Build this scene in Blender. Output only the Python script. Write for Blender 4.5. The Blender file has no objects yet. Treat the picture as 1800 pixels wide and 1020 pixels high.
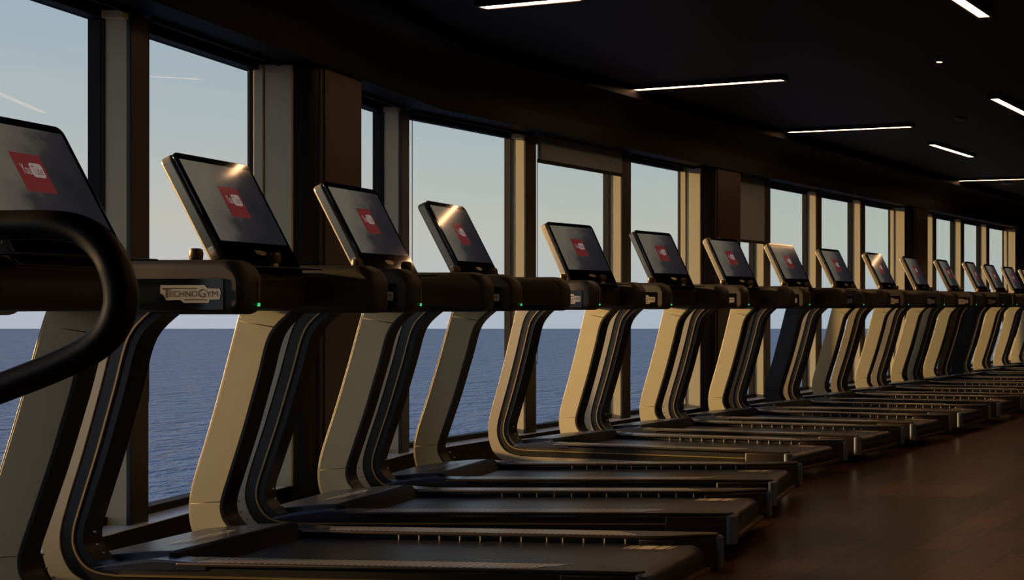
import bpy, bmesh, math, random
from mathutils import Vector, Matrix
random.seed(7)
C = bpy.context.scene.collection
S = bpy.context.scene
R = math.radians

# ------------------------------------------------------------------ camera
EYE = 1.12
F = 2490.0
cam = bpy.data.cameras.new('camera')
cam.sensor_width = 36.0
cam.lens = F / 1800 * 36
cam.shift_x = -0.5
cam.shift_y = 25.7 / 1800
cam.clip_end = 6000
co = bpy.data.objects.new('camera', cam)
co.location = (0, 0, EYE)
co.rotation_euler = (R(90), 0, 0)
C.objects.link(co)
S.camera = co

# ------------------------------------------------------------------ view
S.view_settings.view_transform = 'Standard'
S.view_settings.look = 'None'
S.view_settings.gamma = 1
S.view_settings.use_curve_mapping = False
S.view_settings.exposure = 0.0

# ------------------------------------------------------------------ sun + sky
SUN_AZ, SUN_EL = R(0.5), R(7)
sdir = Vector((-math.cos(SUN_AZ) * math.cos(SUN_EL), -math.sin(SUN_AZ) * math.cos(SUN_EL), math.sin(SUN_EL)))
sl = bpy.data.lights.new('sun', 'SUN')
sl.energy = 4.9
sl.angle = R(2.5)
sl.color = (1.0, 0.60, 0.25)
so = bpy.data.objects.new('sun', sl)
so.rotation_euler = sdir.to_track_quat('Z', 'Y').to_euler()
so.location = (-30, -8, 8)
C.objects.link(so)

w = bpy.data.worlds.new('sky')
S.world = w
w.use_nodes = True
nt = w.node_tree
N = nt.nodes
for n in list(N):
    N.remove(n)
out = N.new('ShaderNodeOutputWorld')
bg = N.new('ShaderNodeBackground')
tc = N.new('ShaderNodeTexCoord')
sp = N.new('ShaderNodeSeparateXYZ')
rp = N.new('ShaderNodeValToRGB')
nt.links.new(tc.outputs['Generated'], sp.inputs[0])
nt.links.new(sp.outputs['Z'], rp.inputs[0])
el = rp.color_ramp.elements
el[0].position = 0.0
el[0].color = (0.50, 0.53, 0.62, 1)
el[1].position = 1.0
el[1].color = (0.05, 0.09, 0.2, 1)
for p_, c_ in ((0.02, (0.58, 0.57, 0.58)), (0.05, (0.60, 0.575, 0.52)), (0.11, (0.47, 0.53, 0.55)), (0.20, (0.36, 0.46, 0.58)), (0.45, (0.15, 0.24, 0.42))):
    e = el.new(p_)
    e.color = (*c_, 1)
# faint cloud streaks near the horizon
mp = N.new('ShaderNodeMapping')
mp.inputs['Scale'].default_value = (2.2, 2.2, 16)
nz = N.new('ShaderNodeTexNoise')
nz.inputs['Scale'].default_value = 2.6
nz.inputs['Detail'].default_value = 4
nt.links.new(tc.outputs['Generated'], mp.inputs[0])
nt.links.new(mp.outputs[0], nz.inputs['Vector'])
cr = N.new('ShaderNodeMapRange')
cr.inputs['From Min'].default_value = 0.5
cr.inputs['From Max'].default_value = 0.8
cr.inputs['To Min'].default_value = 0.0
cr.inputs['To Max'].default_value = 0.35
nt.links.new(nz.outputs['Fac'], cr.inputs['Value'])
mx = N.new('ShaderNodeMix')
mx.data_type = 'RGBA'
nt.links.new(cr.outputs[0], mx.inputs['Factor'])
nt.links.new(rp.outputs[0], mx.inputs['A'])
mx.inputs['B'].default_value = (0.56, 0.54, 0.51, 1)
# the sky turns a little darker and greener away from the sun
sx = N.new('ShaderNodeMapRange')
sx.inputs['From Min'].default_value = -0.5
sx.inputs['From Max'].default_value = 0.0
nt.links.new(sp.outputs['X'], sx.inputs['Value'])
mg = N.new('ShaderNodeMix')
mg.data_type = 'RGBA'
mg.blend_type = 'MULTIPLY'
nt.links.new(sx.outputs[0], mg.inputs['Factor'])
nt.links.new(mx.outputs['Result'], mg.inputs['A'])
mg.inputs['B'].default_value = (0.80, 0.92, 0.90, 1)
# warm glow around the low sun
dp = N.new('ShaderNodeVectorMath')
dp.operation = 'DOT_PRODUCT'
nt.links.new(tc.outputs['Generated'], dp.inputs[0])
dp.inputs[1].default_value = sdir
mxm = N.new('ShaderNodeMath')
mxm.operation = 'MAXIMUM'
nt.links.new(dp.outputs['Value'], mxm.inputs[0])
mxm.inputs[1].default_value = 0
pw = N.new('ShaderNodeMath')
pw.operation = 'POWER'
nt.links.new(mxm.outputs[0], pw.inputs[0])
pw.inputs[1].default_value = 14
gl = N.new('ShaderNodeMix')
gl.data_type = 'RGBA'
gl.blend_type = 'ADD'
nt.links.new(pw.outputs[0], gl.inputs['Factor'])
nt.links.new(mg.outputs['Result'], gl.inputs['A'])
gl.inputs['B'].default_value = (1.5, 0.8, 0.3, 1)
nt.links.new(gl.outputs['Result'], bg.inputs['Color'])
bg.inputs['Strength'].default_value = 0.95
nt.links.new(bg.outputs[0], out.inputs[0])

# ------------------------------------------------------------------ materials
def mat(name, base, metal=0.0, rough=0.5, emit=None, es=1.0, noise=None, bump=None, spec=None, coat=None):
    m = bpy.data.materials.new(name)
    m.use_nodes = True
    t = m.node_tree
    b = t.nodes['Principled BSDF']
    b.inputs['Base Color'].default_value = (*base, 1)
    b.inputs['Metallic'].default_value = metal
    b.inputs['Roughness'].default_value = rough
    if spec is not None:
        b.inputs['Specular IOR Level'].default_value = spec
    if coat:
        b.inputs['Coat Weight'].default_value = coat
        b.inputs['Coat Roughness'].default_value = 0.05
    if emit:
        b.inputs['Emission Color'].default_value = (*emit, 1)
        b.inputs['Emission Strength'].default_value = es
    if noise:
        sc, amt = noise
        c = t.nodes.new('ShaderNodeTexCoord')
        n = t.nodes.new('ShaderNodeTexNoise')
        n.inputs['Scale'].default_value = sc
        n.inputs['Detail'].default_value = 4
        t.links.new(c.outputs['Object'], n.inputs['Vector'])
        x = t.nodes.new('ShaderNodeMix')
        x.data_type = 'RGBA'
        x.inputs['A'].default_value = (*[v * (1 - amt) for v in base], 1)
        x.inputs['B'].default_value = (*[min(1, v * (1 + amt)) for v in base], 1)
        t.links.new(n.outputs['Fac'], x.inputs['Factor'])
        t.links.new(x.outputs['Result'], b.inputs['Base Color'])
    if bump:
        sc, st = bump
        c = t.nodes.new('ShaderNodeTexCoord')
        n = t.nodes.new('ShaderNodeTexNoise')
        n.inputs['Scale'].default_value = sc
        n.inputs['Detail'].default_value = 6
        t.links.new(c.outputs['Object'], n.inputs['Vector'])
        bb = t.nodes.new('ShaderNodeBump')
        bb.inputs['Strength'].default_value = st
        bb.inputs['Distance'].default_value = 0.002
        t.links.new(n.outputs['Fac'], bb.inputs['Height'])
        t.links.new(bb.outputs['Normal'], b.inputs['Normal'])
    return m

M = {}
M['champagne'] = mat('champagne_metal', (0.60, 0.54, 0.33), 0.30, 0.45, noise=(6, 0.06))
M['silver'] = mat('satin_metal', (0.54, 0.48, 0.35), 0.45, 0.32)
M['smoke'] = mat('smoked_gloss', (0.055, 0.052, 0.042), 0.4, 0.22)
M['blackgloss'] = mat('black_gloss', (0.006, 0.006, 0.006), 0, 0.12)
M['black'] = mat('black_satin', (0.012, 0.011, 0.010), 0, 0.38)
M['armblack'] = mat('arm_soft_black', (0.045, 0.038, 0.030), 0, 0.48, bump=(900, 0.15))
M['rubber'] = mat('dark_rubber', (0.02, 0.02, 0.022), 0, 0.55)
M['ridge'] = mat('ridge_painted_glint', (0.50, 0.36, 0.15), 0.5, 0.3)  # gold reflection along the ridge, painted in as base colour
M['step'] = mat('step_black', (0.006, 0.006, 0.006), 0, 0.6, spec=0.2)
M['cap'] = mat('cap_plastic', (0.040, 0.028, 0.022), 0, 0.38)
M['belt'] = mat('belt_rubber', (0.030, 0.036, 0.058), 0, 0.32, bump=(700, 0.2))  # bluish base paints in the sky sheen on the dark belt
M['cover'] = mat('cover_plate', (0.075, 0.085, 0.125), 0.4, 0.34)  # blue in the base stands for sky reflected on the plate
M['shoulder'] = mat('cover_shoulder', (0.06, 0.075, 0.13), 0.4, 0.26)  # sky reflection put into the base colour as dark blue
M['bluegrey'] = mat('corner_plate', (0.15, 0.20, 0.29), 0.3, 0.38)
M['bronze'] = mat('rear_bar', (0.16, 0.12, 0.08), 0.5, 0.35)
M['badge'] = mat('badge_metal', (0.62, 0.57, 0.45), 0.7, 0.35)
M['badgewhite'] = mat('badge_print', (0.7, 0.7, 0.72), 0.2, 0.4)
M['ink'] = mat('badge_ink', (0.01, 0.01, 0.01), 0, 0.5)
M['mark'] = mat('belt_mark', (0.75, 0.68, 0.55), 0, 0.5)
M['clip'] = mat('rail_clip', (0.85, 0.75, 0.55), 0.2, 0.4)
M['led'] = mat('green_led', (0.02, 0.3, 0.1), 0, 0.4, emit=(0.05, 0.9, 0.3), es=0.7)
M['glassblack'] = mat('screen_glass', (0.004, 0.004, 0.004), 0, 0.06)
M['red'] = mat('display_red', (0.03, 0.002, 0.002), 0, 0.1, emit=(0.115, 0.018, 0.018), es=0.8)
M['white'] = mat('display_white', (0.02, 0.02, 0.02), 0, 0.1, emit=(0.26, 0.22, 0.20), es=0.75)
M['knob'] = mat('knob_metal', (0.18, 0.11, 0.06), 0.6, 0.35)
M['tube'] = mat('handrail_black', (0.012, 0.010, 0.009), 0, 0.45)
M['fin'] = mat('cream_paint', (0.58, 0.53, 0.34), 0.0, 0.55, noise=(2, 0.05))
M['findark'] = mat('mullion_brown', (0.020, 0.013, 0.010), 0, 0.4)
M['colbrown'] = mat('column_brown', (0.028, 0.007, 0.0025), 0, 0.42, noise=(3, 0.15))
M['colblack'] = mat('column_black', (0.009, 0.008, 0.008), 0, 0.5, spec=0.3)
M['frame'] = mat('window_frame_dark', (0.012, 0.012, 0.012), 0, 0.6, spec=0.2)
M['sill'] = mat('sill_white_sky_tint', (0.74, 0.84, 0.95), 0.0, 0.25, spec=0.7)  # white sill with the skylight on it painted in as blue tint
M['wallblack'] = mat('wall_black', (0.008, 0.007, 0.008), 0, 0.55)
M['header'] = mat('header_black', (0.003, 0.003, 0.004), 0, 0.7, spec=0.08)
M['cove'] = mat('cove_dark', (0.0035, 0.0035, 0.006), 0, 0.6, spec=0.12)
M['ceiling'] = mat('ceiling_black', (0.005, 0.005, 0.008), 0, 0.6, spec=0.2)
M['wallfar'] = mat('wall_dark_brown', (0.03, 0.02, 0.015), 0, 0.5)
M['lamp'] = mat('lamp_diffuser', (0.9, 0.8, 0.7), 0, 0.4, emit=(1.0, 0.54, 0.26), es=22.0)
M['lamphouse'] = mat('lamp_housing', (0.04, 0.025, 0.015), 0, 0.4)
M['spot'] = mat('downlight', (0.9, 0.9, 0.9), 0, 0.4, emit=(1.0, 0.75, 0.5), es=2.0)
M['disc'] = mat('ceiling_disc', (0.12, 0.12, 0.13), 0, 0.5)
M['blind'] = mat('blind_fabric', (0.19, 0.20, 0.21), 0, 0.8)
_t = M['blind'].node_tree
_x = _t.nodes.new('ShaderNodeMixShader')
_l = _t.nodes.new('ShaderNodeBsdfTranslucent')
_l.inputs[0].default_value = (0.20, 0.21, 0.23, 1)
_x.inputs[0].default_value = 0.5
_t.links.new(_t.nodes['Principled BSDF'].outputs[0], _x.inputs[1])
_t.links.new(_l.outputs[0], _x.inputs[2])
_t.links.new(_x.outputs[0], _t.nodes['Material Output'].inputs[0])
M['chain'] = mat('bead_chain', (0.03, 0.03, 0.03), 0.2, 0.5)
M['cream'] = mat('bracket_cream', (0.8, 0.68, 0.42), 0, 0.4)


def glass_mat():
    m = bpy.data.materials.new('window_glass')
    m.use_nodes = True
    t = m.node_tree
    t.nodes.clear()
    o = t.nodes.new('ShaderNodeOutputMaterial')
    a = t.nodes.new('ShaderNodeBsdfTransparent')
    a.inputs[0].default_value = (0.93, 0.96, 0.95, 1)
    g = t.nodes.new('ShaderNodeBsdfGlossy')
    g.inputs['Roughness'].default_value = 0.0
    lw = t.nodes.new('ShaderNodeLayerWeight')
    lw.inputs['Blend'].default_value = 0.5
    pw_ = t.nodes.new('ShaderNodeMath')
    pw_.operation = 'POWER'
    t.links.new(lw.outputs['Facing'], pw_.inputs[0])
    pw_.inputs[1].default_value = 5.0
    f = t.nodes.new('ShaderNodeMath')
    f.operation = 'MULTIPLY_ADD'
    t.links.new(pw_.outputs[0], f.inputs[0])
    f.inputs[1].default_value = 0.4
    f.inputs[2].default_value = 0.0
    x = t.nodes.new('ShaderNodeMixShader')
    t.links.new(f.outputs[0], x.inputs[0])
    t.links.new(a.outputs[0], x.inputs[1])
    t.links.new(g.outputs[0], x.inputs[2])
    t.links.new(x.outputs[0], o.inputs[0])
    return m
M['glass'] = glass_mat()


def sea_mat():
    m = bpy.data.materials.new('sea_water')
    m.use_nodes = True
    t = m.node_tree
    b = t.nodes['Principled BSDF']
    b.inputs['Base Color'].default_value = (0.10, 0.23, 0.60, 1)
    b.inputs['Roughness'].default_value = 0.3
    b.inputs['Specular IOR Level'].default_value = 0.2
    c = t.nodes.new('ShaderNodeTexCoord')
    prev = None
    for sc, dist, det in ((0.045, 18.0, 3), (0.16, 14.0, 6)):
        mp_ = t.nodes.new('ShaderNodeMapping')
        mp_.inputs['Scale'].default_value = (1.0, 0.55, 1.0)
        mp_.inputs['Rotation'].default_value = (0, 0, R(20))
        n = t.nodes.new('ShaderNodeTexNoise')
        n.inputs['Scale'].default_value = sc
        n.inputs['Detail'].default_value = det
        n.inputs['Roughness'].default_value = 0.6
        t.links.new(c.outputs['Object'], mp_.inputs[0])
        t.links.new(mp_.outputs[0], n.inputs['Vector'])
        bb = t.nodes.new('ShaderNodeBump')
        bb.inputs['Strength'].default_value = 1.0
        bb.inputs['Distance'].default_value = dist
        t.links.new(n.outputs['Fac'], bb.inputs['Height'])
        if prev:
            t.links.new(prev.outputs['Normal'], bb.inputs['Normal'])
        prev = bb
    t.links.new(prev.outputs['Normal'], b.inputs['Normal'])
    return m
M['sea'] = sea_mat()


def floor_mat():
    m = bpy.data.materials.new('floor_planks')
    m.use_nodes = True
    t = m.node_tree
    b = t.nodes['Principled BSDF']
    c = t.nodes.new('ShaderNodeTexCoord')
    mp_ = t.nodes.new('ShaderNodeMapping')
    mp_.inputs['Rotation'].default_value = (0, 0, R(-76))
    t.links.new(c.outputs['Object'], mp_.inputs[0])
    br = t.nodes.new('ShaderNodeTexBrick')
    br.offset = 0.37
    br.inputs['Color1'].default_value = (0.115, 0.046, 0.022, 1)
    br.inputs['Color2'].default_value = (0.022, 0.010, 0.006, 1)
    br.inputs['Mortar'].default_value = (0.004, 0.003, 0.002, 1)
    br.inputs['Scale'].default_value = 1.0
    br.inputs['Mortar Size'].default_value = 0.006
    br.inputs['Brick Width'].default_value = 1.7
    br.inputs['Row Height'].default_value = 0.23
    t.links.new(mp_.outputs[0], br.inputs['Vector'])
    # grain: stretched along the plank
    m2 = t.nodes.new('ShaderNodeMapping')
    m2.inputs['Scale'].default_value = (1.6, 22, 1)
    t.links.new(mp_.outputs[0], m2.inputs[0])
    n = t.nodes.new('ShaderNodeTexNoise')
    n.inputs['Scale'].default_value = 2.0
    n.inputs['Detail'].default_value = 7
    n.inputs['Distortion'].default_value = 1.2
    t.links.new(m2.outputs[0], n.inputs['Vector'])
    r_ = t.nodes.new('ShaderNodeMapRange')
    r_.inputs['From Min'].default_value = 0.3
    r_.inputs['From Max'].default_value = 0.7
    r_.inputs['To Min'].default_value = 0.35
    r_.inputs['To Max'].default_value = 1.35
    t.links.new(n.outputs['Fac'], r_.inputs['Value'])
    x = t.nodes.new('ShaderNodeMix')
    x.data_type = 'RGBA'
    x.blend_type = 'MULTIPLY'
    x.inputs['Factor'].default_value = 1
    t.links.new(br.outputs['Color'], x.inputs['A'])
    t.links.new(r_.outputs[0], x.inputs['B'])
    t.links.new(x.outputs['Result'], b.inputs['Base Color'])
    b.inputs['Roughness'].default_value = 0.30
    b.inputs['Specular IOR Level'].default_value = 0.12
    bb = t.nodes.new('ShaderNodeBump')
    bb.inputs['Strength'].default_value = 0.25
    bb.inputs['Distance'].default_value = 0.002
    t.links.new(n.outputs['Fac'], bb.inputs['Height'])
    t.links.new(bb.outputs['Normal'], b.inputs['Normal'])
    return m
M['floor'] = floor_mat()


def grip_mat():
    m = bpy.data.materials.new('rail_grip')
    m.use_nodes = True
    t = m.node_tree
    b = t.nodes['Principled BSDF']
    c = t.nodes.new('ShaderNodeTexCoord')
    mp_ = t.nodes.new('ShaderNodeMapping')
    mp_.inputs['Rotation'].default_value = (0, 0, R(38))
    t.links.new(c.outputs['Object'], mp_.inputs[0])
    wv = t.nodes.new('ShaderNodeTexWave')
    wv.inputs['Scale'].default_value = 16
    wv.inputs['Distortion'].default_value = 0
    t.links.new(mp_.outputs[0], wv.inputs['Vector'])
    r_ = t.nodes.new('ShaderNodeValToRGB')
    r_.color_ramp.elements[0].position = 0.35
    r_.color_ramp.elements[0].color = (0.03, 0.03, 0.033, 1)
    r_.color_ramp.elements[1].position = 0.55
    r_.color_ramp.elements[1].color = (0.75, 0.76, 0.80, 1)
    t.links.new(wv.outputs['Fac'], r_.inputs[0])
    t.links.new(r_.outputs[0], b.inputs['Base Color'])
    b.inputs['Roughness'].default_value = 0.35
    b.inputs['Metallic'].default_value = 0.3
    bb = t.nodes.new('ShaderNodeBump')
    bb.inputs['Strength'].default_value = 0.6
    bb.inputs['Distance'].default_value = 0.002
    t.links.new(wv.outputs['Fac'], bb.inputs['Height'])
    t.links.new(bb.outputs['Normal'], b.inputs['Normal'])
    return m
M['grip'] = grip_mat()


def display_mat():
    # picture on the display: pale haze on the left, dark mountain on the right
    m = bpy.data.materials.new('display_picture')
    m.use_nodes = True
    t = m.node_tree
    b = t.nodes['Principled BSDF']
    b.inputs['Base Color'].default_value = (0.012, 0.012, 0.012, 1)
    b.inputs['Roughness'].default_value = 0.08
    c = t.nodes.new('ShaderNodeUVMap')
    s_ = t.nodes.new('ShaderNodeSeparateXYZ')
    t.links.new(c.outputs[0], s_.inputs[0])
    n = t.nodes.new('ShaderNodeTexNoise')
    n.inputs['Scale'].default_value = 3.0
    n.inputs['Detail'].default_value = 5
    t.links.new(c.outputs[0], n.inputs['Vector'])
    # v = x*0.75 + (1-y)*0.35 + noise
    a1 = t.nodes.new('ShaderNodeMath'); a1.operation = 'MULTIPLY_ADD'
    t.links.new(s_.outputs['X'], a1.inputs[0]); a1.inputs[1].default_value = 0.8
    a2 = t.nodes.new('ShaderNodeMath'); a2.operation = 'MULTIPLY_ADD'
    t.links.new(s_.outputs['Y'], a2.inputs[0]); a2.inputs[1].default_value = -0.42; a2.inputs[2].default_value = 0.14
    t.links.new(a2.outputs[0], a1.inputs[2])
    a3 = t.nodes.new('ShaderNodeMath'); a3.operation = 'MULTIPLY_ADD'
    t.links.new(n.outputs['Fac'], a3.inputs[0]); a3.inputs[1].default_value = 0.55
    t.links.new(a1.outputs[0], a3.inputs[2])
    r_ = t.nodes.new('ShaderNodeValToRGB')
    e = r_.color_ramp.elements
    e[0].position = 0.25; e[0].color = (0.16, 0.14, 0.105, 1)
    e[1].position = 0.95; e[1].color = (0.018, 0.018, 0.024, 1)
    q = e.new(0.5); q.color = (0.10, 0.09, 0.075, 1)
    q = e.new(0.64); q.color = (0.035, 0.032, 0.034, 1)
    t.links.new(a3.outputs[0], r_.inputs[0])
    t.links.new(r_.outputs[0], b.inputs['Emission Color'])
    b.inputs['Emission Strength'].default_value = 0.62
    return m
M['display'] = display_mat()

# ------------------------------------------------------------------ mesh helpers
def link(name, me, m, parent=None, bevel=0, seg=2, smooth=True, ang=35):
    ob = bpy.data.objects.new(name, me)
    C.objects.link(ob)
    if m is not None:
        me.materials.clear()
        me.materials.append(m)
    if smooth:
        for p in me.polygons:
            p.use_smooth = True
        me.set_sharp_from_angle(angle=R(ang))
    if parent:
        ob.parent = parent
    if bevel:
        b = ob.modifiers.new('bevel', 'BEVEL')
        b.width = bevel
        b.segments = seg
        b.limit_method = 'ANGLE'
        b.angle_limit = R(40)
    return ob


def to_mesh(bm):
    bmesh.ops.recalc_face_normals(bm, faces=bm.faces)
    me = bpy.data.meshes.new('m')
    bm.to_mesh(me)
    bm.free()
    return me


def add_box(bm, x0, x1, y0, y1, z0, z1):
    v = [bm.verts.new((x, y, z)) for x in (x0, x1) for y in (y0, y1) for z in (z0, z1)]
    for f in ((0, 1, 3, 2), (4, 6, 7, 5), (0, 4, 5, 1), (2, 3, 7, 6), (0, 2, 6, 4), (1, 5, 7, 3)):
        bm.faces.new([v[i] for i in f])


def box(name, x0, x1, y0, y1, z0, z1, m, parent=None, bevel=0, seg=2):
    bm = bmesh.new()
    add_box(bm, x0, x1, y0, y1, z0, z1)
    return link(name, to_mesh(bm), m, parent, bevel, seg)


def add_prism(bm, pts, y0, y1):
    """closed (x,z) polygon extruded in y"""
    a = [bm.verts.new((p[0], y0, p[1])) for p in pts]
    b = [bm.verts.new((p[0], y1, p[1])) for p in pts]
    n = len(pts)
    bm.faces.new(a)
    bm.faces.new(b[::-1])
    for i in range(n):
        j = (i + 1) % n
        bm.faces.new((a[i], b[i], b[j], a[j]))


def prism(name, pts, y0, y1, m, parent=None, bevel=0, seg=2):
    bm = bmesh.new()
    add_prism(bm, pts, y0, y1)
    return link(name, to_mesh(bm), m, parent, bevel, seg)


def add_strip(bm, A, B, y0, y1):
    """band between two open (x,z) polylines, extruded in y"""
    n = len(A)
    va0 = [bm.verts.new((p[0], y0, p[1])) for p in A]
    vb0 = [bm.verts.new((p[0], y0, p[1])) for p in B]
    va1 = [bm.verts.new((p[0], y1, p[1])) for p in A]
    vb1 = [bm.verts.new((p[0], y1, p[1])) for p in B]
    for i in range(n - 1):
        bm.faces.new((va0[i], va0[i + 1], vb0[i + 1], vb0[i]))
        bm.faces.new((va1[i], vb1[i], vb1[i + 1], va1[i + 1]))
        bm.faces.new((va0[i], va1[i], va1[i + 1], va0[i + 1]))
        bm.faces.new((vb0[i], vb0[i + 1], vb1[i + 1], vb1[i]))
    for i in (0, n - 1):
        bm.faces.new((va0[i], vb0[i], vb1[i], va1[i]))


def strip(name, A, B, y0, y1, m, parent=None, bevel=0, seg=2):
    bm = bmesh.new()
    add_strip(bm, A, B, y0, y1)
    return link(name, to_mesh(bm), m, parent, bevel, seg)


def rrect(x0, x1, z0, z1, r, n=6):
    """rounded rectangle; r = radii for (x0z0, x1z0, x1z1, x0z1)"""
    P = []
    for (cx, cz, a0), rr in zip(((x0, z0, 180), (x1, z0, 270), (x1, z1, 0), (x0, z1, 90)), r):
        sx = cx + (rr if cx == x0 else -rr)
        sz = cz + (rr if cz == z0 else -rr)
        for k in range(n + 1):
            a = R(a0 + 90 * k / n)
            P.append((sx + rr * math.cos(a), sz + rr * math.sin(a)))
    return P


def catmull(P, k=6):
    Q = []
    n = len(P)
    for i in range(n - 1):
        p0 = P[max(i - 1, 0)]; p1 = P[i]; p2 = P[i + 1]; p3 = P[min(i + 2, n - 1)]
        for j in range(k):
            t = j / k
            Q.append(tuple(0.5 * (2 * b + (c - a) * t + (2 * a - 5 * b + 4 * c - d) * t * t + (3 * b - a - 3 * c + d) * t ** 3)
                           for a, b, c, d in zip(p0, p1, p2, p3)))
    Q.append(tuple(P[-1]))
    return Q


def add_tube(bm, P, r, n=12, cap=True):
    P = [Vector(p) for p in P]
    rings = []
    up = Vector((0.13, 0.31, 0.94)).normalized()
    for i, p in enumerate(P):
        d = (P[min(i + 1, len(P) - 1)] - P[max(i - 1, 0)]).normalized()
        a = d.cross(up)
        if a.length < 1e-3:
            a = d.cross(Vector((1, 0, 0)))
        a.normalize()
        b = d.cross(a)
        up = -b if i == 0 else up
        rr = r[i] if isinstance(r, (list, tuple)) else r
        rings.append([bm.verts.new(p + rr * (math.cos(2 * math.pi * k / n) * a + math.sin(2 * math.pi * k / n) * b)) for k in range(n)])
        up = (b if b.dot(up) > 0 else -b)
    for i in range(len(rings) - 1):
        for k in range(n):
            bm.faces.new((rings[i][k], rings[i][(k + 1) % n], rings[i + 1][(k + 1) % n], rings[i + 1][k]))
    if cap:
        bm.faces.new(rings[0][::-1])
        bm.faces.new(rings[-1])


def tube(name, P, r, m, parent=None, n=12):
    bm = bmesh.new()
    add_tube(bm, P, r, n)
    return link(name, to_mesh(bm), m, parent)


def add_disc(bm, c, r0, r1, z0, z1, n=20):
    a = [bm.verts.new((c[0] + r0 * math.cos(2 * math.pi * k / n), c[1] + r0 * math.sin(2 * math.pi * k / n), z0)) for k in range(n)]
    b = [bm.verts.new((c[0] + r1 * math.cos(2 * math.pi * k / n), c[1] + r1 * math.sin(2 * math.pi * k / n), z1)) for k in range(n)]
    bm.faces.new(a[::-1])
    bm.faces.new(b)
    for k in range(n):
        bm.faces.new((a[k], a[(k + 1) % n], b[(k + 1) % n], b[k]))


def plane_shape(bm, loops, O, ea, eb, en, th):
    """extrude 2D polygon (a,b) into slab of thickness th placed in 3D"""
    O, ea, eb, en = map(Vector, (O, ea, eb, en))
    for pts in loops:
        lo = [bm.verts.new(O + ea * p[0] + eb * p[1]) for p in pts]
        hi = [bm.verts.new(O + ea * p[0] + eb * p[1] + en * th) for p in pts]
        n = len(pts)
        bm.faces.new(lo[::-1])
        bm.faces.new(hi)
        for i in range(n):
            j = (i + 1) % n
            bm.faces.new((lo[i], lo[j], hi[j], hi[i]))


_tx = {}
def text_geo(s):
    if s in _tx:
        return _tx[s]
    cu = bpy.data.curves.new('t', 'FONT')
    cu.body = s
    cu.resolution_u = 3
    ob = bpy.data.objects.new('t', cu)
    C.objects.link(ob)
    dg = bpy.context.evaluated_depsgraph_get()
    me = bpy.data.meshes.new_from_object(ob.evaluated_get(dg))
    bpy.data.objects.remove(ob)
    vs = [tuple(v.co) for v in me.vertices]
    fs = [tuple(p.vertices) for p in me.polygons]
    x0 = min(v[0] for v in vs); x1 = max(v[0] for v in vs)
    y0 = min(v[1] for v in vs); y1 = max(v[1] for v in vs)
    _tx[s] = ([((v[0] - x0) / (x1 - x0), (v[1] - y0) / (y1 - y0)) for v in vs], fs)
    return _tx[s]


def put_text(bm, s, a0, a1, b0, b1, O, ea, eb, en, lift):
    O, ea, eb, en = map(Vector, (O, ea, eb, en))
    vs, fs = text_geo(s)
    V = [bm.verts.new(O + ea * (a0 + (a1 - a0) * v[0]) + eb * (b0 + (b1 - b0) * v[1]) + en * lift) for v in vs]
    for f in fs:
        try:
            bm.faces.new([V[i] for i in f])
        except ValueError:
            pass


# the badge, in units of its own width (0..1), b measured up from the middle
BADGE = [(0.0, 0.135), (0.735, 0.135), (0.785, 0.085), (0.985, 0.078), (1.0, 0.03), (0.985, -0.085), (0.82, -0.09),
         (0.80, -0.14), (0.39, -0.14), (0.335, -0.095), (0.10, -0.10), (0.055, -0.02), (0.0, 0.01)]


def badge(parent, O, ea, eb, en, W, plate=True):
    bm = bmesh.new()
    if plate:
        plane_shape(bm, [[(p[0] * W, p[1] * W) for p in BADGE]], O, ea, eb, en, 0.003)
    b = link('badge', to_mesh(bm), M['badge'] if plate else M['badgewhite'], parent, smooth=False)
    bm = bmesh.new()
    put_text(bm, 'T', 0.03 * W, 0.17 * W, -0.065 * W, 0.085 * W, O, ea, eb, en, 0.0036)
    put_text(bm, 'ECHNO', 0.145 * W, 0.615 * W, -0.045 * W, 0.045 * W, O, ea, eb, en, 0.0036)
    put_text(bm, 'G', 0.63 * W, 0.745 * W, -0.055 * W, 0.075 * W, O, ea, eb, en, 0.0036)
    put_text(bm, 'YM', 0.755 * W, 0.95 * W, -0.045 * W, 0.045 * W, O, ea, eb, en, 0.0036)
    for r in ([(0.03, 0.078), (0.60, 0.078), (0.60, 0.092), (0.03, 0.092)], [(0.40, -0.10), (0.76, -0.10), (0.77, -0.085), (0.40, -0.085)]):
        plane_shape(bm, [[(p[0] * W, p[1] * W) for p in r]], Vector(O) + Vector(en) * 0.003, ea, eb, en, 0.0007)
    link('badge_lettering', to_mesh(bm), M['ink'], b, smooth=False)
    return b


def outline_badge(parent, O, ea, eb, en, W):
    bm = bmesh.new()
    n = len(BADGE)
    cx, cy = 0.5, 0.0
    outer = [(p[0] * W, p[1] * W) for p in BADGE]
    inner = [((cx + (p[0] - cx) * 0.965) * W, (p[1] * 0.86) * W) for p in BADGE]
    for i in range(n):
        j = (i + 1) % n
        plane_shape(bm, [[outer[i], outer[j], inner[j], inner[i]]], O, ea, eb, en, 0.0008)
    for s_, a0, a1, b0, b1 in (('T', .05, .17, -.065, .10), ('ECHNO', .155, .615, -.055, .05), ('G', .63, .745, -.065, .10), ('YM', .755, .95, -.055, .05)):
        put_text(bm, s_, a0 * W, a1 * W, b0 * W, b1 * W, O, ea, eb, en, 0.0009)
    return link('printed_badge', to_mesh(bm), M['badgewhite'], parent, smooth=False)


def empty(name, loc, rz=0, label=None, cat=None, group=None):
    o = bpy.data.objects.new(name, None)
    C.objects.link(o)
    o.location = loc
    o.rotation_euler = (0, 0, rz)
    o.empty_display_size = 0.2
    tag(o, label, cat, group)
    return o


def tag(o, label=None, cat=None, group=None, kind=None):
    if label: o['label'] = label
    if cat: o['category'] = cat
    if group: o['group'] = group
    if kind: o['kind'] = kind
    return o


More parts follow.
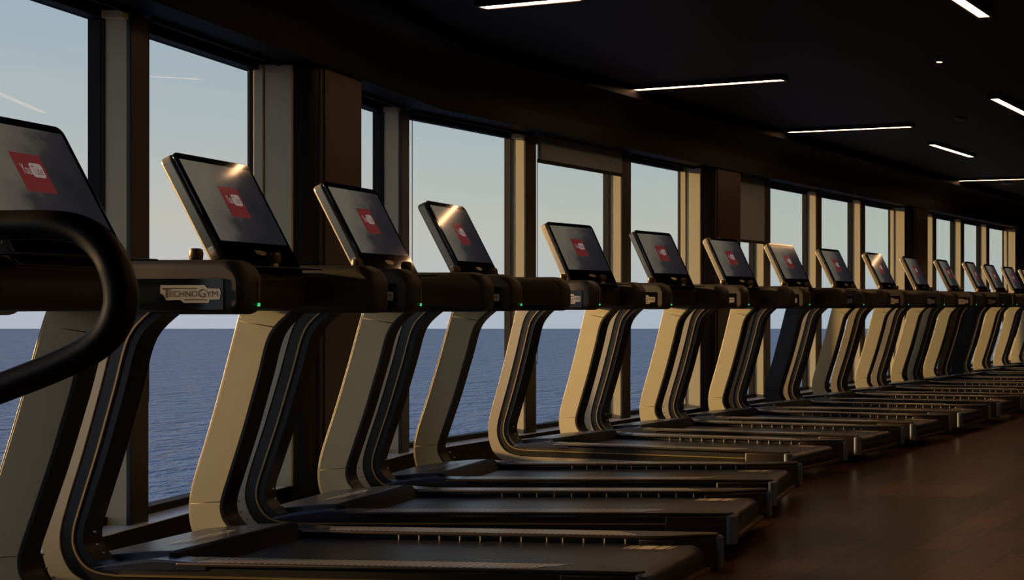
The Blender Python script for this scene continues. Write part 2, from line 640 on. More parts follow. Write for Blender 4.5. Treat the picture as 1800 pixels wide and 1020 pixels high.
def copy_tree(o, parent=None):
    c = o.copy()
    C.objects.link(c)
    if parent:
        c.parent = parent
    for ch in [x for x in KIDS.get(o.name, [])]:
        copy_tree(ch, c)
    return c

# ------------------------------------------------------------------ the room
P = [Vector(p) for p in ((-3.69, -1.6), (-3.87, 3.1), (-4.15, 9.3), (-3.16, 13.33), (-0.2, 24.3), (1.55, 31.0))]
HEAD, SILL, CEIL = 2.39, 0.17, 2.86


def inward(i):
    d = (P[i + 1] - P[i]).normalized()
    return d, Vector((d.y, -d.x))


def miter(i):
    if i == 0:
        return inward(0)[1]
    if i == len(P) - 1:
        return inward(i - 1)[1]
    a = inward(i - 1)[1]; b = inward(i)[1]
    m = (a + b).normalized()
    return m / m.dot(a)


def wall_band(name, prof, m, parent=None):
    """closed profile of (offset inward, z) swept along the window wall"""
    bm = bmesh.new()
    rings = []
    for i in range(len(P)):
        mi = miter(i)
        rings.append([bm.verts.new((P[i].x + mi.x * o, P[i].y + mi.y * o, z)) for o, z in prof])
    n = len(prof)
    for i in range(len(P) - 1):
        for k in range(n):
            bm.faces.new((rings[i][k], rings[i][(k + 1) % n], rings[i + 1][(k + 1) % n], rings[i + 1][k]))
    bm.faces.new(rings[0][::-1])
    bm.faces.new(rings[-1])
    return link(name, to_mesh(bm), m, parent, ang=25)


wl = tag(wall_band('wall_left', [(-0.15, 0), (0.14, 0), (0.14, SILL - 0.022), (-0.15, SILL - 0.022)], M['wallblack']), kind='structure')
tag(wall_band('trim_1', [(-0.15, SILL - 0.022), (0.17, SILL - 0.016), (0.17, SILL - 0.012), (-0.05, SILL - 0.005), (-0.15, SILL - 0.005)], M['sill']), kind='structure')
tag(wall_band('trim_2', [(-0.05, SILL - 0.004), (0.03, SILL - 0.004), (0.03, SILL + 0.028), (-0.05, SILL + 0.028)], M['frame']), kind='structure')
cove = [(0.0, HEAD + 0.01), (0.33, HEAD + 0.01), (0.33, HEAD + 0.14), (0.30, HEAD + 0.15)]
for k in range(9):
    a = R(90 * k / 8)
    cove.append((0.30 + 0.24 * (1 - math.cos(a)), HEAD + 0.16 + 0.22 * math.sin(a)))
cove += [(0.54, CEIL + 0.1), (0.0, CEIL + 0.1)]
tag(wall_band('trim_3', [(-0.15, HEAD), (-0.001, HEAD), (-0.001, CEIL + 0.1), (-0.15, CEIL + 0.1)], M['header']), kind='structure')
tag(wall_band('trim_4', cove, M['cove']), kind='structure')

def sheet(name, pts, z0, z1, m):
    bm = bmesh.new()
    lo = [bm.verts.new((x, y, z0)) for x, y in pts]
    hi = [bm.verts.new((x, y, z1)) for x, y in pts]
    bm.faces.new(lo[::-1]); bm.faces.new(hi)
    for i in range(len(pts)):
        j = (i + 1) % len(pts)
        bm.faces.new((lo[i], lo[j], hi[j], hi[i]))
    return tag(link(name, to_mesh(bm), m, smooth=False), kind='structure')

XR = 6.0
room = [(p.x, p.y) for p in P] + [(XR, 31.0), (XR, -1.6)]
room_f = [(p.x - 0.14, p.y) for p in P] + [(XR, 31.0), (XR, -1.6)]
sheet('floor', room_f, -0.1, 0.0, M['floor'])
sheet('ceiling', room_f, CEIL, CEIL + 0.1, M['ceiling'])
tag(box('wall_right', XR, XR + 0.15, -1.6, 31.0, 0, CEIL + .1, M['wallfar']), kind='structure')
tag(box('wall_back', -3.9, XR + .15, -1.75, -1.6, 0, CEIL + .1, M['wallfar']), kind='structure')
tag(box('wall_far', 1.3, XR + .15, 31.0, 31.15, 0, CEIL + .1, M['wallfar']), kind='structure')

# fins (thin piers) and columns along the glass: (segment, distance along it)
FINS = [(0, 0.6), (0, 1.95), (0, 3.3),
        (1, 0.35), (1, 1.70), (1, 3.05), (1, 6.03),
        (2, 1.32), (2, 2.72),
        (3, 1.38), (3, 2.72), (3, 4.06), (3, 6.78), (3, 8.08), (3, 9.41),
        (4, 1.0), (4, 2.3), (4, 3.6), (4, 5.0)]
COLS = [(0, 4.4, 0.5), (1, 4.40, 0.60), (2, 4.02, 0.62), (3, 5.43, 0.60), (3, 10.86, 0.50)]


def wp(i, s, off, z=0):
    d, n = inward(i)
    q = P[i] + d * s + n * off
    return Vector((q.x, q.y, z))


def wall_box(bm, i, s0, s1, o0, o1, z0, z1):
    v = [bm.verts.new(wp(i, s, o, z)) for s in (s0, s1) for o in (o0, o1) for z in (z0, z1)]
    for f in ((0, 1, 3, 2), (4, 6, 7, 5), (0, 4, 5, 1), (2, 3, 7, 6), (0, 2, 6, 4), (1, 5, 7, 3)):
        bm.faces.new([v[k] for k in f])


tn = 5
for (i, s) in FINS:
    bm = bmesh.new()
    wall_box(bm, i, s, s + 0.13, -0.04, 0.118, SILL - 0.012, HEAD)
    f = tag(link('trim_%d' % tn, to_mesh(bm), M['fin'], bevel=0.004), kind='structure')
    tn += 1
    bm = bmesh.new()
    wall_box(bm, i, s - 0.003, s + 0.133, 0.110, 0.130, SILL - 0.012, HEAD)
    link('dark_edge_strip', to_mesh(bm), M['findark'], f, bevel=0.003)
    bm = bmesh.new()
    wall_box(bm, i, s - 0.006, s + 0.136, -0.05, 0.020, SILL - 0.01, HEAD)
    link('glazing_gasket', to_mesh(bm), M['frame'], f)
    bm = bmesh.new()
    wall_box(bm, i, s - 0.045, s - 0.001, 0.03, 0.12, HEAD - 0.032, HEAD - 0.001)
    link('top_bracket', to_mesh(bm), M['cream'], f)

for k, (i, s, wd) in enumerate(COLS):
    bm = bmesh.new()
    # rounded near corner
    pr = [(s + 0.0, -0.04), (s + 0.0, 0.19)]
    for a in range(0, 91, 10):
        pr.append((s + 0.02 + 0.10 * (1 - math.cos(R(a))), 0.21 + 0.09 * math.sin(R(a))))
    pr += [(s + wd, 0.30), (s + wd, -0.04)]
    lo = [bm.verts.new(wp(i, a, b, 0)) for a, b in pr]
    hi = [bm.verts.new(wp(i, a, b, HEAD + 0.1)) for a, b in pr]
    bm.faces.new(lo); bm.faces.new(hi[::-1])
    for q in range(len(pr)):
        r_ = (q + 1) % len(pr)
        bm.faces.new((lo[q], hi[q], hi[r_], lo[r_]))
    c = link('column', to_mesh(bm), M['colblack'])
    tag(c, kind='structure')
    bm = bmesh.new()
    wall_box(bm, i, s + 0.13, s + wd - 0.004, 0.296, 0.306, 0.0, HEAD + 0.07)
    link('brown_cladding', to_mesh(bm), M['colbrown'], c, bevel=0.003)
    bm = bmesh.new()
    wall_box(bm, i, s - 0.012, s + 0.01, 0.055, 0.195, SILL - 0.012, HEAD)
    link('cream_side_panel', to_mesh(bm), M['fin'], c, bevel=0.003)
    bm = bmesh.new()
    wall_box(bm, i, s - 0.02, s + 0.01, 0.0, 0.050, SILL - 0.012, HEAD)
    link('cream_jamb', to_mesh(bm), M['fin'], c, bevel=0.003)
    bm = bmesh.new()
    wall_box(bm, i, s + 0.085, s + 0.10, 0.289, 0.303, 0.0, HEAD + 0.1)
    link('brown_corner_strip', to_mesh(bm), M['colbrown'], c, bevel=0.003)

# windows between them
stops = sorted([(i, s, s + 0.13) for i, s in FINS] + [(i, s, s + wd) for i, s, wd in COLS])
opens = []
lens = [(P[i + 1] - P[i]).length for i in range(len(P) - 1)]
for i in range(5):
    cur = 0.0
    for (j, a, b) in [q for q in stops if q[0] == i]:
        if a - cur > 0.25:
            opens.append((i, cur, a))
        cur = b
    if lens[i] - cur > 0.25:
        opens.append((i, cur, lens[i]))
WB = []
for k, (i, a, b) in enumerate(opens):
    bm = bmesh.new()
    wall_box(bm, i, a, b, -0.03, 0.028, HEAD - 0.03, HEAD + 0.0)
    wall_box(bm, i, a, a + 0.008, -0.03, 0.004, SILL + .028, HEAD - 0.03)
    wall_box(bm, i, b - 0.008, b, -0.03, 0.004, SILL + .028, HEAD - 0.03)
    wdw = tag(link('window_%d' % (k + 1), to_mesh(bm), M['frame']), kind='structure')
    bm = bmesh.new()
    v = [bm.verts.new(wp(i, s, -0.012, z)) for s, z in ((a, SILL), (b, SILL), (b, HEAD), (a, HEAD))]
    bm.faces.new(v)
    link('glass_pane', to_mesh(bm), M['glass'], wdw, smooth=False)
    WB.append((i, a, b))

# roller blinds with their bead chains
blind_text = {}
for k, (i, a, b) in enumerate(WB):
    if i == 4 or b - a < 0.5:
        continue
    mid = wp(i, (a + b) / 2, 0.06)
    drop = -0.016
    what = 'raised roller blind with its bead chain, rolled up at the window head'
    if (i, round(a, 2)) == (2, round(1.45, 2)):
        drop = 0.17
    if (i, round(a, 2)) == (3, 0.0) or (i == 3 and a < 0.2):
        drop = 0.62
    t = empty('roller_blind', (0, 0, 0), 0, 'x', 'blind', None)
    t['order'] = 0
    del t['order']
    bm = bmesh.new()
    wall_box(bm, i, a + 0.015, b - 0.03, 0.136, 0.140, HEAD - drop, HEAD + 0.06)
    link('blind_fabric', to_mesh(bm), M['blind'], t, smooth=False)
    bm = bmesh.new()
    wall_box(bm, i, a + 0.012, b - 0.027, 0.131, 0.146, HEAD - drop - 0.028, HEAD - drop)
    link('bottom_bar', to_mesh(bm), M['frame'], t, bevel=0.003)
    bm = bmesh.new()
    sc = a + 0.09
    zb = 0.66
    path = [wp(i, sc - 0.02, 0.07, HEAD)] + [wp(i, sc - 0.02, 0.07, HEAD - q * 0.2) for q in range(1, 8)]
    path += [wp(i, sc - 0.018, 0.07, zb + 0.03), wp(i, sc - 0.009, 0.07, zb + 0.006), wp(i, sc + 0.009, 0.07, zb + 0.006), wp(i, sc + 0.018, 0.07, zb + 0.03)]
    path += [wp(i, sc + 0.02, 0.07, HEAD - q * 0.2) for q in range(7, 0, -1)] + [wp(i, sc + 0.02, 0.07, HEAD)]
    add_tube(bm, path, 0.0028, 6)
    link('bead_chain', to_mesh(bm), M['chain'], t)
    blind_text[t.name] = (i, a, drop)
    t.location = wp(i, a, 0.14, HEAD)
    for o in C.objects:
        if o.parent == t:
            o.location = -t.location

# ------------------------------------------------------------------ sea
bm = bmesh.new()
v = [bm.verts.new(p) for p in ((-4500, -1500, -25), (2500, -1500, -25), (2500, 1537, -25), (-4500, 1537, -25))]
bm.faces.new(v)
sea = link('sea', to_mesh(bm), M['sea'], smooth=False)
tag(sea, 'wide blue rippled sea reaching the horizon outside the windows', 'sea', kind='stuff')

# ------------------------------------------------------------------ ceiling lights
def strip_light(a, b, label):
    a = Vector(a); b = Vector(b)
    d = (b - a)
    L = d.length
    t = empty('linear_ceiling_light', ((a.x + b.x) / 2, (a.y + b.y) / 2, CEIL), math.atan2(d.y, d.x), label, 'ceiling light', 'linear lights on the ceiling')
    bm = bmesh.new()
    for q in ((-L / 2 - .02, L / 2 + .02, -.05, -.034), (-L / 2 - .02, L / 2 + .02, .034, .05), (-L / 2 - .02, -L / 2, -.034, .034), (L / 2, L / 2 + .02, -.034, .034)):
        add_box(bm, q[0], q[1], q[2], q[3], -0.03, 0)
    link('housing', to_mesh(bm), M['lamphouse'], t, smooth=False)
    box('diffuser', -L / 2, L / 2, -.034, .034, -0.026, -0.001, M['lamp'], t)

strip_light((-3.12, 8.17), (-2.50, 7.935), 'linear ceiling light across the row, cut off by the top edge of the photo')
strip_light((-3.10, 11.3), (-1.84, 10.8), 'linear ceiling light at top centre, the largest one seen whole')
strip_light((-2.34, 14.08), (-1.09, 13.64), 'linear ceiling light across the row, second one seen whole')
strip_light((-0.90, 19.63), (0.38, 19.2), 'linear ceiling light farthest down the room at the right edge')
strip_light((-0.60, 7.12), (-0.235, 8.43), 'slanting linear ceiling light in the top right corner of the photo')
strip_light((-0.246, 11.78), (0.10, 13.05), 'slanting linear ceiling light running off the right edge below the corner one')
strip_light((-0.987, 15.17), (-0.607, 16.43), 'short slanting linear ceiling light seen whole above the far treadmills')
strip_light((1.2, 9.0), (2.5, 8.5), 'added unseen linear light over the right side of the room')  # this and the lamps below are unseen, added for warm room light
strip_light((1.2, 6.0), (2.5, 5.6), 'added unseen linear light over the right side, beside the second treadmill')
strip_light((-0.6, 4.2), (-0.2, 5.4), 'added unseen slanting linear light overhead between camera and row')
strip_light((1.5, 3.0), (2.8, 2.6), 'added unseen linear light over the near right of the room')

def ceiling_disc(name, x, y, r, m, label, cat):
    bm = bmesh.new()
    add_disc(bm, (x, y), r * .85, r, CEIL - 0.02, CEIL)
    o = link(name, to_mesh(bm), M['disc'] if m != 'disc' else M['disc'])
    tag(o, label, cat)
    if m == 'spot':
        bm = bmesh.new()
        add_disc(bm, (x, y), r * .6, r * .6, CEIL - 0.023, CEIL - 0.02)
        link('lens', to_mesh(bm), M['spot'], o)
    return o
ceiling_disc('ceiling_downlight', -0.60, 10.04, 0.034, 'spot', 'tiny round lit downlight alone on the dark ceiling', 'downlight')
ceiling_disc('ceiling_speaker', -0.25, 20.2, 0.12, 'disc', 'round grey disc flush on the ceiling under the farthest linear light', 'ceiling speaker')
ceiling_disc('smoke_detector', -0.59, 13.2, 0.06, 'disc', 'faint small round detector on the dark ceiling between the lights', 'detector')

# ------------------------------------------------------------------ treadmill
OUT = [(-2.000, 1.10), (-2.022, 1.03), (-2.085, .80), (-2.150, .58), (-2.208, .40), (-2.228, .30), (-2.222, .21), (-2.185, .13), (-2.115, .08), (-2.03, .058), (-1.9, .05), (-1.0, .05), (-.29, .05)]
INN = [(-1.755, 1.10), (-1.860, 1.00), (-1.915, .82), (-1.980, .60), (-2.040, .42), (-2.075, .31), (-2.070, .25), (-2.035, .205), (-1.99, .187), (-1.93, .182), (-1.85, .182), (-1.0, .182), (-.29, .182)]
OC, IC = catmull(OUT, 5), catmull(INN, 5)


def lerp_line(f, n=None):
    L = [(a[0] + (b[0] - a[0]) * f, a[1] + (b[1] - a[1]) * f) for a, b in zip(OC, IC)]
    return L[:n] if n else L


W = 0.865      # overall width in v


def side(root, near):
    """near side frame occupies v 0..0.1, the far one W-0.1..W, mirrored"""
    def vv(a, b):
        return (a, b) if near else (W - b, W - a)
    fr = strip('side_frame', lerp_line(0.0), lerp_line(0.46), *vv(0.0, 0.098), M['silver'], root, 0.014, 3)
    strip('smoked_band', lerp_line(0.475), lerp_line(0.77), *vv(0.006, 0.096), M['smoke'], fr, 0.004)
    strip('rear_cover', lerp_line(0.775), lerp_line(1.0), *vv(0.010, 0.102), M['black'], fr, 0.018, 3)
    strip('rim', lerp_line(0.755), lerp_line(0.80), *vv(0.001, 0.02), M['ridge'], fr)
    # wide flat panel on the inner face, in three pieces with fine seams
    n = 36
    A, B = lerp_line(0.055), lerp_line(0.93)
    for lo, hi in ((0, 4), (4, 25), (25, n)):
        a = A[lo:hi + 1]
        b = B[lo:hi + 1]
        if lo > 0:
            t = 0.05
            a = [tuple(a[0][q] + (a[1][q] - a[0][q]) * t for q in (0, 1))] + a[1:]
            b = [tuple(b[0][q] + (b[1][q] - b[0][q]) * t for q in (0, 1))] + b[1:]
        strip('inner_panel', a, b, *vv(0.094, 0.1035), M['champagne'], fr, 0.0015, 1)
    # little screws at the foot
    bm = bmesh.new()
    for (u, z) in ((-2.055, 0.30), (-2.045, 0.255), (-2.02, 0.225)):
        y0, y1 = vv(0.03, 0.04)
        add_box(bm, u, u + 0.007, y0 + .002, y1 - .002, z, z + 0.006)
    link('screws', to_mesh(bm), M['badge'], fr)
    return fr


def arm(root, near):
    def vv(a, b):
        return (a, b) if near else (W - b, W - a)
    pr = rrect(-2.07, -1.412, 1.085, 1.280, (0.03, 0.045, 0.085, 0.06), 8)
    a = prism('handlebar_arm', pr, *vv(-0.008, 0.112), M['armblack'], root, 0.03, 4)
    y = vv(-0.0115, -0.005)
    box('inset_panel', -2.03, -1.485, *y, 1.100, 1.212, M['blackgloss'], a, 0.002, 1)
    if near:
        badge(a, (-1.722, -0.0112, 1.158), (1, 0, 0), (0, 0, 1), (0, -1, 0), 0.228)
    else:
        badge(a, (-1.502, W + 0.0112, 1.158), (-1, 0, 0), (0, 0, 1), (0, 1, 0), 0.228)
    # end light strip and green led
    if near:
        box('status_strip', -1.420, -1.4095, 0.072, 0.076, 1.135, 1.20, M['badge'], a)
        box('status_light', -1.420, -1.408, 0.071, 0.078, 1.114, 1.126, M['led'], a)
    return a


def joystick(root, v, ju):
    bm = bmesh.new()
    add_disc(bm, (ju, v), 0.017, 0.015, 1.262, 1.285, 14)
    st = link('joystick', to_mesh(bm), M['badge'], root)
    bm = bmesh.new()
    n = 16
    prof = [(0.017, 1.280), (0.021, 1.285), (0.0225, 1.305), (0.020, 1.319), (0.012, 1.324)]
    rings = [[bm.verts.new((ju + r * 1.1 * math.cos(2 * math.pi * k / n), v + r * math.sin(2 * math.pi * k / n), z)) for k in range(n)] for r, z in prof]
    for a, b in zip(rings, rings[1:]):
        for k in range(n):
            bm.faces.new((a[k], a[(k + 1) % n], b[(k + 1) % n], b[k]))
    bm.faces.new(rings[0][::-1]); bm.faces.new(rings[-1])
    link('knob', to_mesh(bm), M['knob'], st)


T_UP = Vector((-0.453, 0, 0.891))
T_N = Vector((0.891, 0, 0.453))
T_V = Vector((0, 1, 0))
B0 = Vector((-1.675, 0, 1.237))    # foot of the front glass plane
SH = 0.50                          # glass height


def slab(name, v0, v1, t0, t1, n0, n1, r, m, parent, bevel=0, uv=False):
    bm = bmesh.new()
    pts = rrect(v0, v1, t0, t1, (r, r, r, r), 5) if r else [(v0, t0), (v1, t0), (v1, t1), (v0, t1)]
    plane_shape(bm, [pts], B0 - P0C + T_N * n0, T_V, T_UP, T_N, n1 - n0)
    if uv:
        L = bm.loops.layers.uv.new('UVMap')
        for f in bm.faces:
            for l in f.loops:
                d = l.vert.co - (B0 - P0C)
                l[L].uv = ((d.y - v0) / (v1 - v0), (d.dot(T_UP) - t0) / (t1 - t0))
    return link(name, to_mesh(bm), m, parent, bevel, 2)

# console origin: lets a console be swivelled a little on its own
P0C = Vector((-1.70, 0.4325, 1.25))


def console(root):
    hx = 0.258
    V0, V1 = -hx, hx      # around console centre
    h = slab('console', V0 + 0, V1, 0.0, SH, -0.062, -0.012, 0.030, M['silver'], root, 0.010)
    # v offset: B0-P0C carries y=-0.4325 which must be undone
    slab('glass_front', V0, V1, 0.0, SH, -0.011, 0.0, 0.030, M['glassblack'], h, 0.003)
    slab('side_seam', V0 - 0.001, V1 + 0.001, 0.0, SH - 0.002, -0.022, -0.017, 0.030, M['black'], h)
    slab('display', V0 + 0.022, V1 - 0.022, 0.135, SH - 0.028, 0.0, 0.0012, 0, M['display'], h, uv=True)
    dw, dh = 2 * hx - 0.044, SH - 0.028 - 0.135
    a0, a1 = V0 + 0.022 + 0.35 * dw, V0 + 0.022 + 0.63 * dw
    t1, t0 = SH - 0.028 - 0.288 * dh, SH - 0.028 - 0.675 * dh
    slab('red_card', a0, a1, t0, t1, 0.0012, 0.0020, 0, M['red'], h)
    bm = bmesh.new()
    O = B0 - P0C
    tm = (t0 + t1) / 2 + 0.01
    put_text(bm, 'You', a0 + 0.020, a0 + 0.058, tm - 0.017, tm + 0.017, O, T_V, T_UP, T_N, 0.0026)
    link('card_lettering', to_mesh(bm), M['white'], h, smooth=False)
    slab('card_tube', a0 + 0.062, a1 - 0.014, tm - 0.024, tm + 0.024, 0.0020, 0.0026, 0.010, M['white'], h)
    bm = bmesh.new()
    put_text(bm, 'Tube', a0 + 0.068, a1 - 0.020, tm - 0.015, tm + 0.015, O, T_V, T_UP, T_N, 0.0030)
    link('tube_lettering', to_mesh(bm), M['red'], h, smooth=False)
    # small maker badge and camera dot under the display
    bm = bmesh.new()
    Wb = 0.075
    plane_shape(bm, [[(p[0] * Wb - 0.035, p[1] * Wb + 0.092) for p in BADGE]], O + T_N * 0.0002, T_V, T_UP, T_N, 0.001)
    bb = link('badge', to_mesh(bm), M['badge'], h, smooth=False)
    bm = bmesh.new()
    put_text(bm, 'TECHNOGYM', -0.029, 0.036, 0.089, 0.096, O, T_V, T_UP, T_N, 0.0016)
    link('badge_lettering', to_mesh(bm), M['ink'], bb, smooth=False)
    slab('port', V0 - 0.0012, V0 + 0.01, 0.045, 0.075, -0.045, -0.022, 0, M['black'], h)
    slab('side_latch', V0 - 0.002, V0 + 0.01, 0.08, 0.125, -0.047, -0.026, 0.004, M['badge'], h)
    # move up so that the console is centred on v=0.4325 and set the pivot
    for o in [h] + [c for c in C.objects if c.parent == h] + [c for c in C.objects if c.parent == bb]:
        me = o.data
        for vtx in me.vertices:
            vtx.co.y += 0.4325
    h.location = P0C
    return h


def treadmill():
    root = empty('treadmill', (0, 0, 0), 0, 'treadmill', 'treadmill', 'treadmills in a row facing the windows')
    side(root, True)
    side(root, False)
    AN = arm(root, True)
    AF = arm(root, False)
    # crossbar carrying the console
    pr = rrect(-2.02, -1.70, 1.10, 1.262, (0.04, 0.05, 0.05, 0.05), 6)
    prism('crossbar', pr, 0.12, W - 0.12, M['armblack'], root, 0.006)
    sh = box('console_shelf', -1.72, -1.60, 0.06, W - 0.17, 1.258, 1.265, M['black'], root, 0.002)
    joystick(root, 0.10, -1.71)
    joystick(root, 0.45, -1.645)
    CO = console(root)
    # deck
    pr = [(-2.12, .09), (-0.16, .05), (-0.16, .10), (-1.70, .14), (-2.12, .17)]
    prism('underbody', pr, 0.085, W - 0.085, M['black'], root, 0.01)
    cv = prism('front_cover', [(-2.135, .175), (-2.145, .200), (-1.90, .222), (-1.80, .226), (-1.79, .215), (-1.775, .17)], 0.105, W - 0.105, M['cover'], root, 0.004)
    # slight slope is along the plate; the printed badge lies on it
    e_u = Vector((-0.215, 0, -0.022)).normalized()
    nrm = Vector((-0.1, 0, 0.995)).normalized()
    outline_badge(cv, Vector((-1.905, W / 2 - 0.16, 0.2248)), (0, 1, 0), e_u, nrm, 0.30)
    prism('cover_step', [(-1.800, .2262), (-1.770, .222), (-1.715, .182), (-1.700, .165), (-1.80, .165)], 0.075, W - 0.075, M['step'], root, 0.006)
    for nr in (True, False):
        def vv(a, b):
            return (a, b) if nr else (W - b, W - a)
        # shoulder wedge between the cover and the rail
        bm = bmesh.new()
        y0, y1 = vv(0.008, 0.108)
        add_prism(bm, [(-2.05, .178), (-1.98, .192), (-1.80, .212), (-1.68, .204), (-1.60, .195), (-1.60, .17), (-2.05, .165)], y0, y1)
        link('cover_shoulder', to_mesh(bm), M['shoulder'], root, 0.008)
        rp = [(-1.72, .006), (-.04, .002), (-.014, .010), (-.004, .034), (-.016, .050), (-.06, .062), (-.11, .084), (-.17, .113), (-.23, .128), (-.30, .1305), (-1.72, .1305)]
        bm = bmesh.new()
        lo = [bm.verts.new((u, v if nr else W - v, .189)) for u, v in rp]
        hi = [bm.verts.new((u, v if nr else W - v, .2025)) for u, v in rp]
        bm.faces.new(lo); bm.faces.new(hi[::-1])
        for q in range(len(rp)):
            t_ = (q + 1) % len(rp)
            bm.faces.new((lo[q], hi[q], hi[t_], lo[t_]))
        rl = link('side_rail', to_mesh(bm), M['cap'], root, 0.005, 3)
        ya, yb = vv(0.022, 0.116)
        bm = bmesh.new()
        th = 0.0028
        z0 = 0.2005
        yi, yo = (yb, ya) if nr else (ya, yb)
        pts = [(-1.66, yo), (-0.42, yo), (-0.30, yi), (-1.60, yi)]
        lo = [bm.verts.new((p[0], p[1], z0)) for p in pts]
        hi = [bm.verts.new((p[0], p[1], z0 + th)) for p in pts]
        bm.faces.new(lo[::-1]); bm.faces.new(hi)
        for q in range(4):
            bm.faces.new((lo[q], lo[(q + 1) % 4], hi[(q + 1) % 4], hi[q]))
        link('ribbed_grip', to_mesh(bm), M['grip'], rl, smooth=False)
        # end cap
        y0, y1 = vv(-0.004, 0.126)
        pr = rrect(-0.30, 0.0, 0.052, 0.214, (0.01, 0.02, 0.05, 0.02), 6)
        plan = [(-0.30, 0.0), (-0.03, 0.0), (-0.006, 0.012), (0.0, 0.035), (-0.012, 0.046), (-0.06, 0.058), (-0.11, 0.080), (-0.17, 0.110), (-0.23, 0.125), (-0.30, 0.128)]
        plan = [(u, v if nr else W - v) for u, v in plan]
        bm = bmesh.new()
        lo = [bm.verts.new((u, v, 0.052)) for u, v in plan]
        hi = [bm.verts.new((u, v, 0.1895)) for u, v in plan]
        bm.faces.new(lo); bm.faces.new(hi[::-1])
        for q in range(len(plan)):
            t_ = (q + 1) % len(plan)
            bm.faces.new((lo[q], hi[q], hi[t_], lo[t_]))
        cp = link('end_cap', to_mesh(bm), M['cap'], root, 0.008, 3)
        bm = bmesh.new()
        cc = (-0.012, 0.026 if nr else W - 0.026)
        rr = 0.029 if nr else 0.016
        if not nr:
            cc = (0.0, W - 0.030)
        add_disc(bm, cc, rr, rr, 0.066, 0.186, 24)
        add_disc(bm, cc, rr * .98, rr * .7, 0.186, 0.194, 24)
        link('corner_plate', to_mesh(bm), M['bluegrey'], cp)
    # belt, rollers
    bl = [(-1.70, .176), (-0.085, .176)]
    n = 10
    arc = [(-0.085 + 0.055 * math.sin(math.pi * k / n), 0.124 + 0.052 * math.cos(math.pi * k / n)) for k in range(n + 1)]
    bp = [(-1.70, .170), (-0.085, .170)] + [(-0.085 + 0.058 * math.sin(math.pi * k / n), 0.114 + 0.056 * math.cos(math.pi * k / n)) for k in range(1, n + 1)] + [(-1.70, .058)]
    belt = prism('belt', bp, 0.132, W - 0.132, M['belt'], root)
    bm = bmesh.new()
    vm = W - 0.132 - 0.035
    for (u0, u1) in ((-.322, -.312), (-.300, -.284), (-.272, -.208), (-.196, -.160), (-.148, -.138)):
        sk = 0.012
        vsx = [bm.verts.new(p) for p in ((u0, vm - .075, .1706), (u1, vm - .075, .1706), (u1 + sk, vm, .1706), (u0 + sk, vm, .1706))]
        bm.faces.new(vsx)
    link('belt_markings', to_mesh(bm), M['mark'], belt, smooth=False)
    # clips under the inner lip of the far rail
    for k in range(12):
        u = -1.30 + k * 0.086 + (0.02 if k == 7 else 0)
        box('rail_clip', u, u + 0.0045, W - 0.1345, W - 0.1300, 0.171, 0.190, M['clip'], root)
    # rear bar and feet
    box('rear_bar', -0.055, -0.008, 0.11, W - 0.11, 0.062, 0.082, M['bronze'], root, 0.005)
    for (u, v) in ((-0.35, 0.15), (-0.35, W - 0.15), (-1.95, 0.15), (-1.95, W - 0.15)):
        bm = bmesh.new()
        add_disc(bm, (u, v), 0.028, 0.022, 0.0, 0.07, 16)
        link('foot', to_mesh(bm), M['rubber'], root)
    return root


first = treadmill()
KIDS = {}
for o in C.objects:
    if o.parent:
        KIDS.setdefault(o.parent.name, []).append(o)

# (X, Y) of the near rear corner, rotation in degrees, arm shifts near/far, console swivel
K9 = 0.9
SPOT = [
    (-1.265, 4.271, -1.2, -0.40, -0.72, 0),
    (-1.451, 5.395, 5.8, -0.04, 0.0, 6),
    (-1.424, 6.925, 0.6, 0.0, 0.03, 0),
    (-1.459, 8.247, 0.4, 0.06, 0.07, 0),
    (-1.632, 9.791, 17.8, 0.0, -0.15, 0),
    (-1.296, 11.025, 17.1, -0.11, -0.06, 0),
    (-0.959, 12.236, 17.2, -0.05, -0.02, 0),
    (-0.608, 13.52, 16.1, -0.03, 0, 0),
    (-0.261, 14.892, 14.5, 0.02, 0.02, 0),
    (0.142, 16.148, 12.5, 0.02, 0, 0),
    (0.481, 17.515, 11.5, 0.03, 0, 0),
    (0.850, 18.791, 10.5, 0.03, 0, 0),
    (1.195, 19.80, 10.5, 0.03, 0, 0),
    (1.40, 21.1, 13.2, 0, 0, 0),
    (1.65, 22.35, 15.0, 0, 0, 0),
    (1.93, 23.65, 15.2, 0, 0, 0),
    (2.25, 24.95, 15.2, 0, 0, 0),
]
NAMES = [
    'nearest treadmill at the left edge, its screen half cut off behind the black handrail',
    'treadmill closest to the bottom edge, the maker badge on its arm fully readable',
    'second treadmill whose whole screen shows, its uprights in front of the dark column',
    'third treadmill with a whole screen, its far upright bronze, just before the gap',
    'treadmill just past the gap, its curved silver near frame seen whole down to the floor',
    'sunlit treadmill right after the one with the fully visible curved frame',
    'sixth treadmill with a whole screen, in front of the second dark column\'s cream panel',
    'nearer of the two treadmills whose uprights are black all over',
    'treadmill with gold uprights just beyond the nearer all-black one',
    'second gold treadmill beyond the nearer all-black one',
    'gold treadmill in front of the third column, between the two all-black ones',
    'gold treadmill just before the farther all-black one',
    'farther of the two treadmills whose uprights are black all over',
    'treadmill just past the farther all-black one',
    'fourteenth treadmill with a screen, last but one seen before the right edge',
    'treadmill at the right edge of the photo, only a sliver of screen showing',
    'farthest treadmill, just outside the right edge beyond all the others',
]
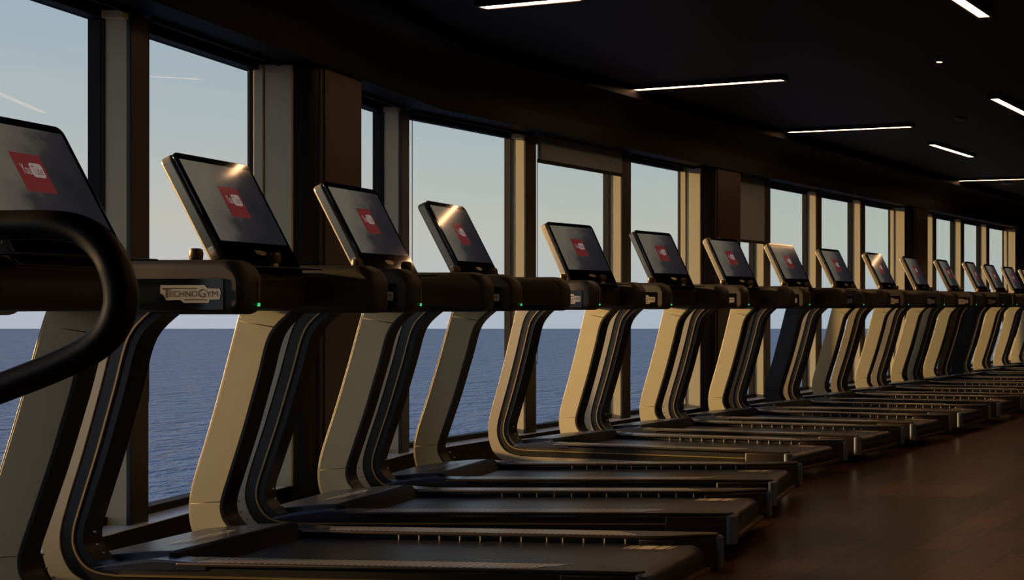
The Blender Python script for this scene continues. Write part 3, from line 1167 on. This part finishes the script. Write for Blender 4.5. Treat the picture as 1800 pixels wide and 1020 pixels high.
for k, (x, y, th, an, af, sw) in enumerate(SPOT):
    t = first if k == 0 else copy_tree(first)
    t.location = (x * K9, y * K9, 0)
    t.rotation_euler = (0, 0, -R(th))
    t['label'] = NAMES[k]
    arms = sorted([o for o in C.objects if o.parent == t and o.name.startswith('handlebar_arm')], key=lambda o: min(v.co.y for v in o.data.vertices))
    arms[0].location.x = an
    arms[1].location.x = af
    if k in (7, 12):          # these two have black side panels
        for fr in [o for o in C.objects if o.parent == t and o.name.startswith('side_frame')]:
            for o in [fr] + [q for q in C.objects if q.parent == fr and q.name.startswith(('inner_panel', 'smoked'))]:
                o.material_slots[0].link = 'OBJECT'
                o.material_slots[0].material = M['black']
    for o in C.objects:
        if o.parent == t and o.name.startswith('console') and not o.name.startswith('console_shelf'):
            o.rotation_euler.z = R(sw)
            o.location.x = P0C.x + (0.03 if sw else 0)

# labels of the blinds, told apart by the treadmills and columns beside them
for o in C.objects:
    if o.name in blind_text:
        i, a, drop = blind_text[o.name]
        y = wp(i, a, 0).y
        if drop > 0.5:
            o['label'] = 'grey roller blind pulled farthest down, beside the second column'
        elif drop > 0.1:
            o['label'] = 'grey roller blind pulled slightly down, in the window between two sunlit piers'
        else:
            o['label'] = 'fully raised roller blind, only its hem and thin bead chain showing at the window'
            o['group'] = 'raised roller blinds at the windows'

# ------------------------------------------------------------------ handrail in the near left foreground
t = empty('exercise_machine', (-1.95, 2.2, 0), 0, 'black curved tubular handrail of a gym machine cut off at the left edge', 'exercise machine')
ox = -1.95
pp = [(-400, 396), (-200, 396), (0, 396), (95, 396), (150, 409), (188, 443), (208, 490), (212, 535), (196, 580), (158, 615), (90, 648), (0, 683), (-120, 728), (-300, 795), (-430, 850)]
pts = catmull([((x - 1800) / 1132 - ox, 0, 1.12 - (y_ - 535.7) / 1132) for x, y_ in pp], 6)
tube('handrail', pts, 0.0235, M['tube'], t, 20)
tube('post', [(0.0, 0, 0.0), (0.0, 0, 0.5), (-0.005, 0, 1.242)], 0.035, M['tube'], t, 16)
box('foot', -0.25, 0.12, -0.3, 0.3, 0.0, 0.06, M['rubber'], t, 0.015)
